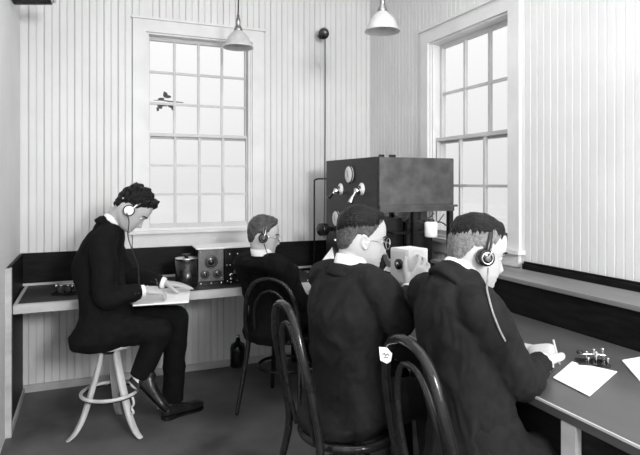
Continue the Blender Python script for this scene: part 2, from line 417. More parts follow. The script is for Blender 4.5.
# ------------------------------------------------------------ CHAIRS
def chair(loc, rz, label, hb=.95, lean=.11, tall=None):
    t = thing('bentwood_chair', label, 'chair', loc, rz, group='dark bentwood cafe chairs')
    sr = .2; sh = .455
    bm = lathe(bmesh.new(), [(.002, sh-.012), (sr-.035, sh-.012), (sr-.03, sh-.004), (.12, sh-.008), (.002, sh-.010)], n=40); link('seat', bm, 'bent', t)
    bm = bmesh.new(); torus(bm, (0, 0, sh-.012), sr-.012, .018, n=48); link('seat_rim', bm, 'bent', t)
    xb = -sr+.01
    def pt(w_, z, b): return V((xb-b, w_, z))
    pts = [V((xb-.10, .20, .012)), V((xb-.05, .185, .2)), V((xb-.003, .165, .44)), V((xb-.03, .172, .62*hb/.955)), V((xb-.085*lean/.11, .155, .80*hb/.955)),
           V((xb-lean*.95, .10, hb-.035)), V((xb-lean, 0, hb))]
    full = pts+[V((p.x, -p.y, p.z)) for p in pts[-2::-1]]
    rad = [.011, .014, .016, .016, .0155, .0155, .0155]
    link('back_hoop', tube(bmesh.new(), full, rad+rad[-2::-1], 12, 8), 'bent', t)
    ip = [V((xb+.005, .10, .45)), V((xb-.028, .112, .60*hb/.955)), V((xb-.068*lean/.11, .105, .75*hb/.955)), V((xb-lean*.82, .06, hb-.10)), V((xb-lean*.84, 0, hb-.075))]
    ip = ip+[V((p.x, -p.y, p.z)) for p in ip[-2::-1]]
    link('inner_hoop', tube(bmesh.new(), ip, .010, 12, 8), 'bent', t)
    for s in (1, -1):
        link('leg', tube(bmesh.new(), [(.135, s*.12, .44), (.155, s*.14, .22), (.19, s*.165, .012)], [.018, .015, .012], 12, 6), 'bent', t)
    bm = bmesh.new(); torus(bm, (-.01, 0, .25), .165, .0095, n=48); link('leg_ring', bm, 'bent', t)
    return t
CH2 = (.955, 1.985, 0); CH4 = (1.13, 1.39, 0); CH3 = (1.16, 3.36, 0)
c1 = chair(CH2, 0, 'dark bentwood chair under the bespectacled man holding the white box', .955, .085)
c2 = dup(c1, CH4, math.radians(0), 'dark bentwood chair nearest the camera, under the man writing at the right')
c3 = chair(CH3, math.radians(50), 'dark bentwood chair under the farthest man, by the back table', .84, .07)

# stool
sc_ = W(110, 182, 3.13); SX, SY = sc_.x, sc_.y
t = thing('wooden_stool', 'pale three legged wooden stool with a round foot ring at the left', 'stool', (SX, SY, 0))
link('seat', lathe(bmesh.new(), [(.002, .492), (.13, .492), (.142, .498), (.146, .51), (.140, .522), (.12, .525), (.002, .522)], n=40), 'oak', t)
link('seat_hub', lathe(bmesh.new(), [(.002, .455), (.05, .455), (.06, .47), (.06, .4915), (.002, .4915)]), 'black', t)
for a in (96, -24, 216):
    d = RT*math.cos(math.radians(a))+FW*math.sin(math.radians(a))
    s_ = V((0, 0, 1)).cross(d); st = []
    for r, z, wd, th in ((.045, .488, .021, .012), (.055, .42, .021, .013), (.085, .30, .021, .014), (.115, .20, .020, .015), (.15, .10, .019, .014), (.19, .035, .018, .012), (.222, .010, .016, .009)):
        st.append((d*r+V((0, 0, z)), wd, th, s_, d))
    link('leg', loft(bmesh.new(), st, 16, 4, 4), 'oak', t)
bm = bmesh.new(); torus(bm, (0, 0, .233), .152, .010, n=48); link('foot_ring', bm, 'oak', t)
bm = bmesh.new(); torus(bm, (0, 0, .222), .150, .006, n=48); link('ring_band', bm, 'black', t)
d = RT*math.cos(math.radians(-24))+FW*math.sin(math.radians(-24))
link('scroll_bracket', tube(bmesh.new(), [d*.165+V((0, 0, .225)), d*.175+V((0, 0, .19)), d*.16+V((0, 0, .165)), d*.172+V((0, 0, .14)), d*.16+V((0, 0, .13))], .007, 8), 'oak', t)

# ------------------------------------------------------------ PEOPLE
HP = [  # z, front, back, halfwidth
    (-.120, .058, .006, .016), (-.114, .074, -.010, .030), (-.104, .082, -.028, .041), (-.092, .0795, -.046, .050), (-.083, .0845, -.056, .055),
    (-.076, .0815, -.064, .059), (-.068, .0865, -.072, .062), (-.055, .084, -.082, .066), (-.040, .0835, -.090, .0695), (-.022, .083, -.0955, .0725),
    (-.005, .084, -.0985, .0745), (.010, .0915, -.100, .0755), (.030, .0935, -.101, .0765), (.050, .091, -.0985, .0765), (.070, .083, -.092, .073),
    (.088, .068, -.080, .065), (.102, .046, -.062, .052), (.112, .020, -.040, .034), (.117, -.002, -.020, .014)]
NOSE = [(-.064, 0), (-.058, .010), (-.050, .024), (-.044, .025), (-.032, .017), (-.018, .010), (-.004, .004), (.012, 0)]
def interp(tab, x):
    if x <= tab[0][0]: return tab[0][1]
    for (a, b), (c, d_) in zip(tab, tab[1:]):
        if x <= c: return b+(d_-b)*(x-a)/(c-a)
    return tab[-1][1]
HPS = cr(HP, 4)
def hpoint(row, phi):
    z, xf, xb, hw = row; cx = (xf*.42+xb*.58)
    ct, s_ = math.cos(phi), math.sin(phi)
    hx = (xf-cx) if ct > 0 else (cx-xb)
    pw = .88 if ct > 0 else 1
    x = cx+hx*math.copysign(abs(ct)**pw, ct); y = hw*math.copysign(abs(s_)**.92, s_)
    if ct > 0:
        na = interp(NOSE, z); sw = .0065+.008*max(0, min(1, (.0-z)/.05))
        x += na*math.exp(-(y/sw)**2)
        for s in (1, -1): x -= .011*math.exp(-((y-s*.031)/.014)**2-((z+.006)/.010)**2)
        x += .0035*math.exp(-((abs(y)-.03)/.016)**2-((z-.012)/.007)**2)
        x += .003*math.exp(-((abs(y)-.042)/.016)**2-((z+.035)/.016)**2)
        # mouth crease
        x -= .004*math.exp(-(y/.022)**4-((z+.076)/.0035)**2)
    return V((x, y, z))
def head(bm, X, n=56):
    rs = [[X @ hpoint(r, 2*PI*i/n) for i in range(n)] for r in HPS]; rings(bm, rs)
HL = [(0, .070), (25, .072), (42, .060), (60, .045), (72, .018), (84, -.008), (92, .006), (108, .004), (120, -.025), (135, -.052), (180, -.068)]
def hairmesh(X, th, lo=None, top=.020, side=.009, curl=.0, quiff=0, seed=0, n=150, cut=None, front=0, jag=.008, soft=.022):
    bm = bmesh.new(); rs = []
    for r in cr(HP, 7):
        ring = []
        for i in range(n):
            ph = 2*PI*i/n; a = abs(math.degrees(ph if ph < PI else ph-2*PI)); p = hpoint(r, ph)
            hl = interp(HL, a)+(lo or 0)+front*max(0, 1-a/60)+ .003*noise.noise(V((math.cos(ph)*8, math.sin(ph)*8, seed)))
            if cut: hl = max(hl, interp(cut, a))
            hl += jag*noise.noise(V((math.cos(ph)*30, math.sin(ph)*30, seed+p.z*6))); m = max(0, min(1, (p.z-hl)/soft)); m = m*m*(3-2*m)
            c = V((-.005, 0, .0)); nrm = V((p.x-c.x, p.y*1.25, max(0, p.z)*1.1)).normalized()
            f = max(0, min(1, (p.z-.0)/.09)); T = (side*(1-f)+top*f)*th
            T *= 1+.25*noise.noise(V((p.x*16, p.y*40, seed)))
            T += curl*(noise.noise(V((p.x*38, p.y*38, p.z*38+seed)))+.4*noise.noise(p*90))
            T += .0016*noise.noise(V((p.x*30, p.y*260, p.z*60)))+.0012*noise.noise(V((p.x*60, p.y*300, seed)))
            T += quiff*math.exp(-((p.x-.075)/.035)**2-((p.z-.085)/.03)**2-(p.y/.05)**2)
            ring.append(X @ (p+nrm*(T*m-.006*(1-m))))
        rs.append(ring)
    return rings(bm, rs)
def ear(bm, X):
    for s in (1, -1):
        c = V((-.008, s*.0765, -.012)); R = Matrix.Rotation(math.radians(-12), 3, 'Y') @ Matrix.Rotation(s*math.radians(18), 3, 'Z')
        t = bmesh.new()
        ball(t, c, (.012, .006, .023), R); 
        pts = [c+R @ V((.011*math.cos(a)*1.1-.003, s*.006, .024*math.sin(a)+.002)) for a in [math.radians(q) for q in (20, 60, 100, 140, 180, 220, 260)]]
        tube(t, pts, [.003, .004, .0045, .0045, .004, .004, .005], 8, 4, round_=True)
        merge(bm, t, X)
def hand(bm, wr, d, nrm, thumb, curls=(50, 60, 65, 70), th=30, sc=1.0, spread=.06):
    """wr wrist point, d direction of palm, nrm out of the back of hand, thumb = +-1 along across"""
    wr = V(wr); d = V(d).normalized(); nrm = V(nrm); nrm = (nrm-d*nrm.dot(d)).normalized(); ac = d.cross(nrm).normalized()*thumb
    L = .092*sc
    loft(bm, [(wr-d*.03, .026*sc, .019*sc, ac, nrm), (wr, .027*sc, .018*sc, ac, nrm), (wr+d*L*.4, .037*sc, .016*sc, ac, nrm), (wr+d*L*.85, .041*sc, .0135*sc, ac, nrm), (wr+d*L, .038*sc, .011*sc, ac, nrm)], 20, 4, 2.6)
    for i, (o, ln) in enumerate(((.031, .073), (.0105, .082), (-.0105, .076), (-.031, .060))):
        b = wr+ac*o*sc+d*(L*(.93 if i in (1, 2) else .87)); ang = 0; dd = (d+ac*spread*(1.5-i)*1.0).normalized(); pts = [b-d*.015*sc, b]; q = b
        for sgl in (.42, .32, .26):
            ang += math.radians(curls[i])*(.40 if sgl == .42 else .34)
            e = (dd*math.cos(ang)-nrm*math.sin(ang)); q = q+e*ln*sgl*1.05*sc; pts.append(q)
        tube(bm, pts, [.009*sc, .0095*sc, .0085*sc, .008*sc, .0065*sc], 10, 4, round_=True)
    b = wr+ac*.020*sc+d*L*.15; t1 = (d*.62+ac*.72-nrm*.25).normalized(); a = math.radians(th)
    t2 = (t1*math.cos(a)+(d*.8-ac*.5-nrm*.4).normalized()*math.sin(a)).normalized(); t3 = (t2*math.cos(a*.6)+(d*.7-ac*.6-nrm*.4).normalized()*math.sin(a*.6)).normalized()
    p1 = b+t1*.040*sc; p2_ = p1+t2*.034*sc; p3 = p2_+t3*.024*sc
    tube(bm, [b, p1, p2_, p3], [.016*sc, .0125*sc, .0105*sc, .0085*sc], 12, 4, round_=True)
def frame(F, U):
    F = V(F).normalized(); U = V(U); U = (U-F*U.dot(F)).normalized(); L = U.cross(F)
    return Matrix((F, L, U)).transposed()
def shoe(nm, heel, d, parent, up=(0, 0, 1), L=.285, m='shoe'):
    """heel = point on the ground under the back of heel"""
    d = V(d).normalized(); U = V(up); U = (U-d*U.dot(d)).normalized(); s_ = U.cross(d); h = V(heel); bm = bmesh.new()
    st = [(h+d*.008+U*.052, .024, .030), (h+d*.03+U*.058, .032, .046), (h+d*.08+U*.058, .034, .048), (h+d*.13+U*.045, .037, .034), (h+d*.19+U*.035, .046, .026), (h+d*.24+U*.031, .044, .023), (h+d*(L-.012)+U*.027, .028, .016)]
    loft(bm, [(c, a, b, s_, U) for c, a, b in st], 24, 5, 2.4)
    loft(bm, [(h+d*.07+U*.075, .032, .045, s_, d), (h+d*.06+U*.105, .034, .046, s_, d)], 20, 3, 2)
    me = remesh(bm, .005, 3); o = link(nm, None, m, parent, me=me, world=True)
    bm = bmesh.new()
    so = [(.004, .022), (.03, .033), (.09, .030), (.14, .036), (.20, .047), (.25, .043), (L-.004, .018)]
    so = cr(so, 4); lo_ = []; 
    ol = [h+d*x+s_*w_ for x, w_ in so]+[h+d*x-s_*w_ for x, w_ in so[::-1]]
    rings(bm, [[p for p in ol], [p+U*.012 for p in ol]])
    ol = [h+d*x+s_*w_-U*.0 for x, w_ in so if x < .075]+[h+d*x-s_*w_ for x, w_ in so[::-1] if x < .075]
    rings(bm, [[p+U*.010 for p in ol], [p+U*.024 for p in ol]])
    link('sole', bm, 'black', o, False, world=True); return o

def person(label, base, f, H, Cc, Nk, SR, ER, WR, SL, EL, WL, legs, Hc, hf, hu, suit='suit', hand_r=None, hand_l=None, hairs=(), glasses=False,
           hem=.075, seed=1, coatw=1.0, amp=.006, hs=1.0):
    """H hip centre, Cc chest, Nk neck base; S/E/W shoulder elbow wrist; legs [(hip,knee,ankle)]; Hc head centre"""
    root = thing('person', label, 'person', base)
    f = V(f).normalized(); H, Cc, Nk, SR, ER, WR, SL, EL, WL, Hc = [V(x) for x in (H, Cc, Nk, SR, ER, WR, SL, EL, WL, Hc)]
    up = V((0, 0, 1)); s = up.cross(f)        # s = his left
    Rh = frame(hf, hu); X = Matrix.Translation(Hc) @ Rh.to_4x4() @ Matrix.Scale(hs, 4)
    sh = (SL-SR).normalized()
    # ---- body (one continuous mesh)
    bm = bmesh.new(); head(bm, X); ear(bm, X)
    nt = X @ V((-.030, 0, -.045)); tube(bm, [Nk-(nt-Nk).normalized()*.03, Nk, (Nk+nt)/2, nt], [.056, .058, .057, .056], 20, 4, round_=True)
    tube(bm, [X @ V((-.02, 0, -.075)), X @ V((.02, 0, -.095))], [.045, .030], 16, 3, round_=True)
    spine = cr([tuple(H-up*.02), tuple(H*.6+Cc*.4), tuple(Cc), tuple(Cc*.25+(SL+SR)/2*.75)], 1)
    spv = [V(p) for p in spine]
    loft(bm, [(spv[0], .15, .11, s, f), (spv[1], .125, .095, s, f), (spv[2], .145, .10, sh, f), (spv[3], .12, .07, sh, f), (Nk-up*.03, .05, .05, sh, f)], 24, 4)
    for S, E, Wr, hd in ((SR, ER, WR, hand_r), (SL, EL, WL, hand_l)):
        tube(bm, [S, (S+E)/2, E, (E*.6+Wr*.4), Wr], [.044, .042, .038, .036, .026], 14, 5, round_=True)
        if hd: hand(bm, Wr+(Wr-E).normalized()*.012, *hd)
    for hp, kn, an in legs:
        tube(bm, [hp, (V(hp)+V(kn))/2, kn], [.075, .068, .052], 14, 5, round_=True); tube(bm, [kn, V(kn)*.6+V(an)*.4, an], [.052, .05, .034], 14, 5, round_=True)
    body = link('body', None, 'skin', root, me=remesh(bm, .0042, 3, .4), world=True)
    # ---- shirt collar and cuffs
    nd = (nt-Nk).normalized()
    bm = bmesh.new(); A = s; B = nd.cross(A).normalized()
    def cring(c, a, b): return [c+A*a*math.cos(2*PI*i/28)+B*b*math.sin(2*PI*i/28) for i in range(28)]
    c0 = Nk+nd*.000; 
    rings(bm, [cring(c0-nd*.03, .068, .068), cring(c0+nd*.012, .067, .067), cring(c0+nd*.040, .0635, .064), cring(c0+nd*.042, .060, .0605), cring(c0+nd*.0, .058, .058)], cap=False)
    link('shirt_collar', bm, 'shirt', root, world=True)
    # ---- jacket
    bm = bmesh.new()
    lowp = H-up*hem
    c_ = coatw
    loft(bm, [(lowp-f*.03, .195*c_, .175*c_, s, f), (H+up*.0, .19*c_, .16*c_, s, f), (H*.62+Cc*.38, .168*c_, .135*c_, s, f), (Cc, .185*c_, .138*c_, sh, f), (Cc*.25+(SL+SR)/2*.75, .185, .118, sh, f), ((SL+SR)/2*.45+Nk*.55, .135, .092, sh, f), (Nk-nd*.028, .080, .078, s, B)], 32, 5)
    for S, E, Wr in ((SR, ER, WR), (SL, EL, WL)):
        We = Wr-(Wr-E).normalized()*.012
        tube(bm, [Nk-nd*.055+(S-Nk)*.1, Nk*.5+S*.5-up*.012, S+(S-Nk)*.02-up*.0], [.070, .066, .068], 18, 4, round_=True)
        tube(bm, [S+(Nk-S)*.15, S+(E-S)*.12, (S+E)/2, E, (E+We)/2, We], [.066, .072, .065, .058, .053, .041], 18, 6, round_=False)
    me = remesh(bm, .0075, 4, .5); folds(me, amp, 9, seed); folds(me, amp*.4, 24, seed+3)
    jk = link('jacket', None, suit, root, me=me, world=True)
    # jacket collar
    bm = bmesh.new(); rs = []
    for a in range(-130, 131, 10):
        t_ = math.radians(a); dirn = -B*math.cos(t_)+A*math.sin(t_) if B.dot(f) > 0 else B*math.cos(t_)+A*math.sin(t_)
        fall = max(0, abs(a)-60)/70; o = c0-nd*(.02+.05*fall)
        rs.append([o+dirn*(.080+.014*fall)-nd*.03, o+dirn*(.090+.016*fall)-nd*.018, o+dirn*(.078+.006*fall)+nd*.022, o+dirn*(.070+.006*fall)+nd*.020])
    rings(bm, rs); link('coat_collar', bm, suit, jk, world=True)
    for S, E, Wr in ((SR, ER, WR), (SL, EL, WL)):
        d = (Wr-E).normalized(); bm = bmesh.new(); cyl(bm, Wr-d*.04, Wr+d*.012, .036, 20, .034); link('shirt_cuff', bm, 'shirt', root, world=True)
        si = d.cross(up).normalized()
        for k in range(3): link('cuff_button', ball(bmesh.new(), Wr-d*(.03+.016*k)+si*.046, .005, n=8), 'black', jk, world=True)
    # ---- trousers
    bm = bmesh.new(); loft(bm, [(H-up*.075, .165, .12, s, f), (H, .165, .13, s, f), (H+up*.12, .14, .11, s, f)], 24, 4)
    for hp, kn, an in legs:
        hp, kn, an = V(hp), V(kn), V(an)
        tube(bm, [hp, (hp+kn)/2, kn], [.098, .088, .074], 18, 6, round_=True); tube(bm, [kn, kn*.55+an*.45, an], [.073, .068, .062], 18, 6)
    me = remesh(bm, .008, 4, .5); folds(me, .005, 10, seed+8)
    link('trousers', None, suit, root, me=me, world=True)
    # ---- hair, eyes, brows
    for nm, m, kw in hairs: link(nm, hairmesh(X, **kw), m, root, world=True)
    for q in (1, -1):
        ey = link('eye', ball(bmesh.new(), X @ V((.0655, q*.031, -.006)), .0115, n=16), 'eye', root, world=True)
        link('pupil', ball(bmesh.new(), X @ V((.0755, q*.0315, -.0085)), (.003, .005, .005), Rh, n=10), 'pupil', ey, world=True)
        pts = []
        for k, a in enumerate([math.radians(x*q) for x in (9, 17, 27, 36, 43)]):
            row = min(HPS, key=lambda r: abs(r[0]-(.012+.004*math.sin(k*PI/4)))); pts.append(X @ (hpoint(row, a)+V((.0015, 0, 0))))
        link('eyebrow', tube(bmesh.new(), pts, [.002, .0032, .0034, .003, .0015], 8, 4, round_=True), hairs[0][1], root, world=True)
    if glasses:
        bm = bmesh.new(); ax = Rh @ V((1, 0, 0))
        for q in (1, -1):
            torus(bm, X @ V((.098, q*.033, -.012)), .021, .0014, tuple(ax), n=28, m=8)
            tube(bm, [X @ V((.097, q*.054, -.008)), X @ V((.06, q*.076, -.004)), X @ V((.01, q*.082, -.001)), X @ V((-.012, q*.084, -.014))], .0014, 8)
        tube(bm, [X @ V((.098, .013, -.010)), X @ V((.106, 0, -.006)), X @ V((.098, -.013, -.010))], .0014, 8)
        gs = link('eyeglasses', bm, 'metal', root, world=True)
        for q in (1, -1): link('lens', cyl(bmesh.new(), X @ V((.0975, q*.033, -.012)), X @ V((.0985, q*.033, -.012)), .0205, 24), 'glass', gs, world=True)
    return root, X, Rh
def headphones(label, X, Rh, style, cordpts, lab=None, tilt=0):
    c = X @ V((0, 0, 0)); t = thing('headphones', label, 'headphones', X @ V((-.005, 0, .14)), group=None)
    dark = style != 'ring'
    ov = .128
    bandp = []
    for a in range(-90, 91, 15):
        r = math.radians(a); y = math.sin(r)*.097; z = math.cos(r)*.150-.02
        bandp.append(X @ V((-.008+.012*math.cos(r)+tilt*math.cos(r), y, z)))
    if style == 'double':
        for dx in (-.022, .016): 
            link('headband', tube(bmesh.new(), [p+Rh @ V((dx*math.cos(math.radians(a)), 0, 0)) for p, a in zip(bandp, range(-90, 91, 15))], .0035, 8, 3), 'panel' , t, world=True)
    else:
        bm = bmesh.new(); n_ = len(bandp); rs = []
        for p, a in zip(bandp, range(-90, 91, 15)):
            r = math.radians(a); o = Rh @ V((0, math.sin(r), math.cos(r))); e = Rh @ V((1, 0, 0)); wv = .007
            rs.append([p-e*wv-o*.0015, p+e*wv-o*.0015, p+e*wv+o*.0015, p-e*wv+o*.0015])
        rings(bm, rs); link('headband', bm, 'black' if style == 'black' else 'cabside', t, world=True)
    for q in (1, -1):
        e = Rh @ V((0, q, 0)); p0 = X @ V((-.008, q*.080, -.012)); p1 = p0+e*.030
        if style == 'ring':
            cup = link('earcup', cyl(bmesh.new(), p0, p0+e*.020, .027, 32), 'box', t, world=True)
            bm = bmesh.new(); torus(bm, p0+e*.016, .0275, .0042, tuple(e)); link('rim', bm, 'black', cup, world=True)
            link('stem', tube(bmesh.new(), [X @ V((-.004, q*.097, -.02+.0)), X @ V((.0, q*.100, .015)), X @ V((.002, q*.094, .04))], .004, 8), 'box', t, world=True)
        else:
            cup = link('earcup', cyl(bmesh.new(), p0, p1, .030, 32, .026), 'black', t, world=True)
            bm = bmesh.new(); torus(bm, p1, .018, .003, tuple(e)); link('ring', bm, 'metal' if style == 'black' else 'cabside', cup, world=True)
            link('boss', cyl(bmesh.new(), p1-e*.002, p1+e*.006, .009, 20), 'panel', cup, world=True)
            link('yoke', tube(bmesh.new(), [p1+Rh @ V((.0, 0, .0)), p1+Rh @ V((.006, q*.006, .02)), p1+Rh @ V((.010, -q*.004, .05))], .0035, 8), 'metal', t, world=True)
    link('cord', tube(bmesh.new(), [V(p) for p in cordpts], .003, 8, 6), 'cordl' if style == 'black' else 'cord', t, world=True)
    return t
def ang(a): return V((math.cos(math.radians(a)), math.sin(math.radians(a)), 0))

# ---- man 1, on the stool, writing
f1 = ang(2); s1 = V((0, 0, 1)).cross(f1)
H1 = V((SX-.01, SY, .625))
SR1 = W(103, 240, 3.02); N1 = W(112, 224, 3.13)
SL1 = SR1+s1*.35+f1*.03
ER1 = W(106, 298, 2.97)+f1*.0; WR1 = W(143, 291, 3.06)
C1 = W(98, 268, 3.20)
EL1 = V((SL1.x+.12, SL1.y-.0, .86)); WL1 = V((.42, 3.50, .80))
hf1 = (ang(-8)*math.cos(math.radians(43))+V((0, 0, -1))*math.sin(math.radians(43)))
hu1 = (ang(-8)*math.sin(math.radians(43))+V((0, 0, 1))*math.cos(math.radians(43)))
hc1 = W(133, 209, 3.12)
an1 = V((.465, 3.415, .10)); kn1 = W(176, 318, 3.32)
knR = W(160, 330, 3.13); anR = W(140, 376, 3.12)
legs1 = [(H1-s1*.09+V((0, 0, -.02)), knR, anR), (H1+s1*.09+V((0, 0, -.02)), kn1, an1)]
p1, X1, R1 = person('man in a dark suit on the pale stool, head bent, writing on a sheet', (SX, SY, 0), f1, H1, C1, N1, SR1, ER1, WR1, SL1, EL1, WL1,
    legs1, hc1, hf1, hu1, 'suit', hand_r=(f1*.9+s1*.35+V((0, 0, -.12)), (0, -.4, .9), -1, (55, 60, 65, 70), 35), hand_l=(f1*.7-s1*.2+V((0, 0, -.1)), (0, 0, 1), 1, (15, 15, 18, 20), 20),
    hairs=[('hair', 'hair', dict(th=1.0, top=.022, side=.008, curl=.020, quiff=.018, seed=2, jag=.014, soft=.03))], hem=.075, seed=1, coatw=1.0)
shoe('shoe', (.40, 3.385, 0), (.92, .40, 0), p1)
d2 = (W(157, 396, 3.10)-W(131, 371, 3.12)).normalized()
shoe('shoe', W(129, 379, 3.10), d2, p1, up=(.35, .1, .8))
bm = bmesh.new(); tube(bm, [anR+(knR-anR)*.12, anR-(knR-anR)*.10], [.050, .047], 16, 3, round_=True); link('sock', bm, 'shirt', p1, world=True)
headphones('headphones with a pale ring earpiece worn by the man on the stool', X1, R1, 'ring',
    [X1 @ V((-.008, -.098, -.03)), W(129, 222, 3.0), W(128, 236, 2.98), W(133, 252, 2.98), W(138, 266, 3.02), W(139, 285, 3.05)], tilt=.02)

# ---- man 3, far, by the transmitter
f3 = ang(30); s3 = V((0, 0, 1)).cross(f3)
hc3 = W(264, 235, 3.43); N3 = W(257, 254, 3.44)
H3 = V((CH3[0]-.06, CH3[1], .56)); C3 = V((CH3[0]-.09, CH3[1]-.01, .88))
N3 = V((hc3.x-.015, hc3.y-.015, N3.z))
SR3 = N3-s3*.16+V((0, 0, -.07)); SL3 = N3+s3*.155+V((0, 0, -.07))
hf3 = ang(-14)*.99+V((0, 0, -.10)); 
p3, X3, R3 = person('seated man farthest away in dark suit, glasses and black headphones beside the transmitter', (CH3[0], CH3[1], 0), f3, H3, C3, N3,
    SR3, SR3+f3*.17+s3*.0+V((0, 0, -.22)), SR3+f3*.38+s3*.02+V((0, 0, -.30)), SL3, SL3+f3*.12+s3*.02+V((0, 0, -.25)), SL3+f3*.34-s3*.04+V((0, 0, -.28)),
    [(H3-s3*.09, H3-s3*.13+f3*.40+V((0, 0, -.03)), V((CH3[0], CH3[1], .11))-s3*.13+f3*.44), (H3+s3*.09, H3+s3*.12+f3*.40+V((0, 0, -.03)), V((CH3[0], CH3[1], .11))+s3*.12+f3*.40)],
    hc3, hf3, (0, 0, 1), 'suit', hand_r=(f3, (0, 0, 1), -1, (40, 45, 50, 55)), hand_l=(f3, (0, 0, 1), 1, (40, 45, 50, 55)),
    hairs=[('hair', 'lighthair', dict(th=1.0, top=.014, side=.009, curl=.005, quiff=.008, seed=5))], glasses=True, seed=4, hem=.08, hs=.97)
for q in (-1, 1):
    shoe('shoe', V((CH3[0], CH3[1], 0))+s3*.125*q+f3*(.36), f3, p3)
headphones('black headphones worn by the seated man farthest from the camera', X3, R3, 'double',
    [X3 @ V((.0, -.105, -.045)), X3 @ V((.012, -.112, -.075)), X3 @ V((.03, -.115, -.12)), X3 @ V((.05, -.10, -.24)), X3 @ V((.10, -.02, -.36))])

# ---- man 2, centre, holding the box
f2 = ang(12); s2 = V((0, 0, 1)).cross(f2)
hc2 = W(362, 238, 2.17); H2 = V((CH2[0]+.0, CH2[1], .56))
N2 = V((hc2.x-.05, hc2.y, 1.09))
SR2 = N2-s2*.17+V((0, 0, -.065)); SL2 = N2+s2*.17+V((0, 0, -.065))
C2 = V((N2.x-.02, N2.y, .90))
ER2 = W(398, 322, 2.02); WR2 = W(409, 291, 2.20)
BXc = W(409, 265, 2.33)
EL2 = SL2+V((.17, -.02, -.20)); WL2 = BXc+V((-.01, .13, -.05))
hf2 = ang(-8)*.985+V((0, 0, -.10))
p2, X2, R2 = person('man in a dark suit with wire glasses, seated in the centre holding a white box', (CH2[0], CH2[1], 0), f2, H2, C2, N2, SR2, ER2, WR2, SL2, EL2, WL2,
    [(H2-s2*.09, H2-s2*.12+f2*.34+V((0, 0, -.03)), V((CH2[0], CH2[1], .11))-s2*.12+f2*.38), (H2+s2*.09, H2+s2*.13+f2*.36+V((0, 0, -.03)), V((CH2[0], CH2[1], .11))+s2*.13+f2*.40)],
    hc2, hf2, (0, 0, 1), 'suit2', hand_r=(RT*.62+V((0, 0, .72))+FW*.12, -FW+RT*.25, -1, (70, 78, 84, 88), 12, 1.05, .09), hand_l=(V((.1, -.6, .5)), V((.4, .9, 0)), 1, (30, 30, 35, 40), 15),
    hairs=[('hair', 'hair', dict(th=1.0, top=.013, side=.004, curl=.004, quiff=.010, seed=8, jag=.024, soft=.045, cut=[(0, .06), (60, .04), (80, .02), (110, .015), (180, -.005)])),
           ('cropped_hair', 'duskhair', dict(th=1, top=.004, side=.003, seed=3, jag=.004))], glasses=True, seed=9, hem=.055, amp=.0075, coatw=.95)
for q in (-1, 1): shoe('shoe', V((CH2[0], CH2[1], 0))+s2*.125*q+f2*.33, f2, p2)

# ---- man 4, right, writing
f4 = ang(2); s4 = V((0, 0, 1)).cross(f4)
hc4 = W(477, 251, 1.86); H4 = V((CH4[0]-.0, CH4[1]+.01, .56))
N4 = V((hc4.x-.095, hc4.y-.01, 1.10))
SR4 = V((N4.x-.03, N4.y-.17, 1.03)); SL4 = V((N4.x-.0, N4.y+.17, 1.03))
C4 = V((N4.x-.0, N4.y-.02, .86))
ER4 = V((1.225, 1.33, .805)); WR4 = V((1.395, 1.41, .815))
WL4 = W(508, 347, 2.02); EL4 = V((1.20, 1.74, .88))
hf4 = ang(-16)*math.cos(.22)+V((0, 0, -math.sin(.22)))
hu4 = ang(-16)*math.sin(.22)+V((0, 0, math.cos(.22)))
p4, X4, R4 = person('man in dark suit nearest the camera, wearing headphones and writing on paper', (CH4[0], CH4[1], 0), f4, H4, C4, N4, SR4, ER4, WR4, SL4, EL4, WL4,
    [(H4-s4*.09, H4-s4*.13+f4*.36+V((0, 0, -.0)), V((CH4[0]+.4, CH4[1], .11))-s4*.13), (H4+s4*.09, H4+s4*.12+f4*.36, V((CH4[0]+.4, CH4[1], .11))+s4*.12)],
    hc4, hf4, hu4, 'suit2', hand_r=(V((.60, .75, .22)), V((-.35, -.1, .93)), 1, (95, 105, 110, 115), 45, 1.12), hand_l=(RT*.95+V((0, 0, -.16)), V((0, -.25, 1)), -1, (14, 14, 16, 18), 20, 1.08),
    hairs=[('hair', 'hair', dict(th=1.0, top=.012, side=.004, curl=.004, quiff=.008, seed=12, jag=.024, soft=.045, cut=[(0, .06), (60, .045), (80, .04), (110, .03), (180, .01)])),
           ('cropped_hair', 'grayhair', dict(th=1, top=.004, side=.003, seed=6, jag=.004))], seed=14, hem=.12, amp=.0075, coatw=.93)
for q in (-1, 1): shoe('shoe', V((CH4[0]+.355, CH4[1], 0))+s4*.125*q, f4, p4)
from mathutils.bvhtree import BVHTree
jm = [c for c in p4.children if c.name.startswith('jacket')][0]
bv = BVHTree.FromPolygons([v.co+p4.location for v in jm.data.vertices], [tuple(p.vertices) for p in jm.data.polygons])
def drape(px, py, dep):
    d = (W(px, py, 1)-V((0, 0, CAMH))); h = bv.ray_cast(V((0, 0, CAMH)), d.normalized())
    return h[0]+h[1]*.005 if h[0] is not None and h[0].dot(FW) < 2.2 else W(px, py, dep)
headphones('black headphones with a light cord worn by the man writing at the right', X4, R4, 'black',
    [X4 @ V((.0, -.11, -.04)), X4 @ V((.002, -.12, -.08)), drape(487, 290, 1.66), drape(489, 301, 1.62), drape(492, 312, 1.62), drape(496, 322, 1.62), drape(500, 332, 1.6), drape(504, 340, 1.62)])

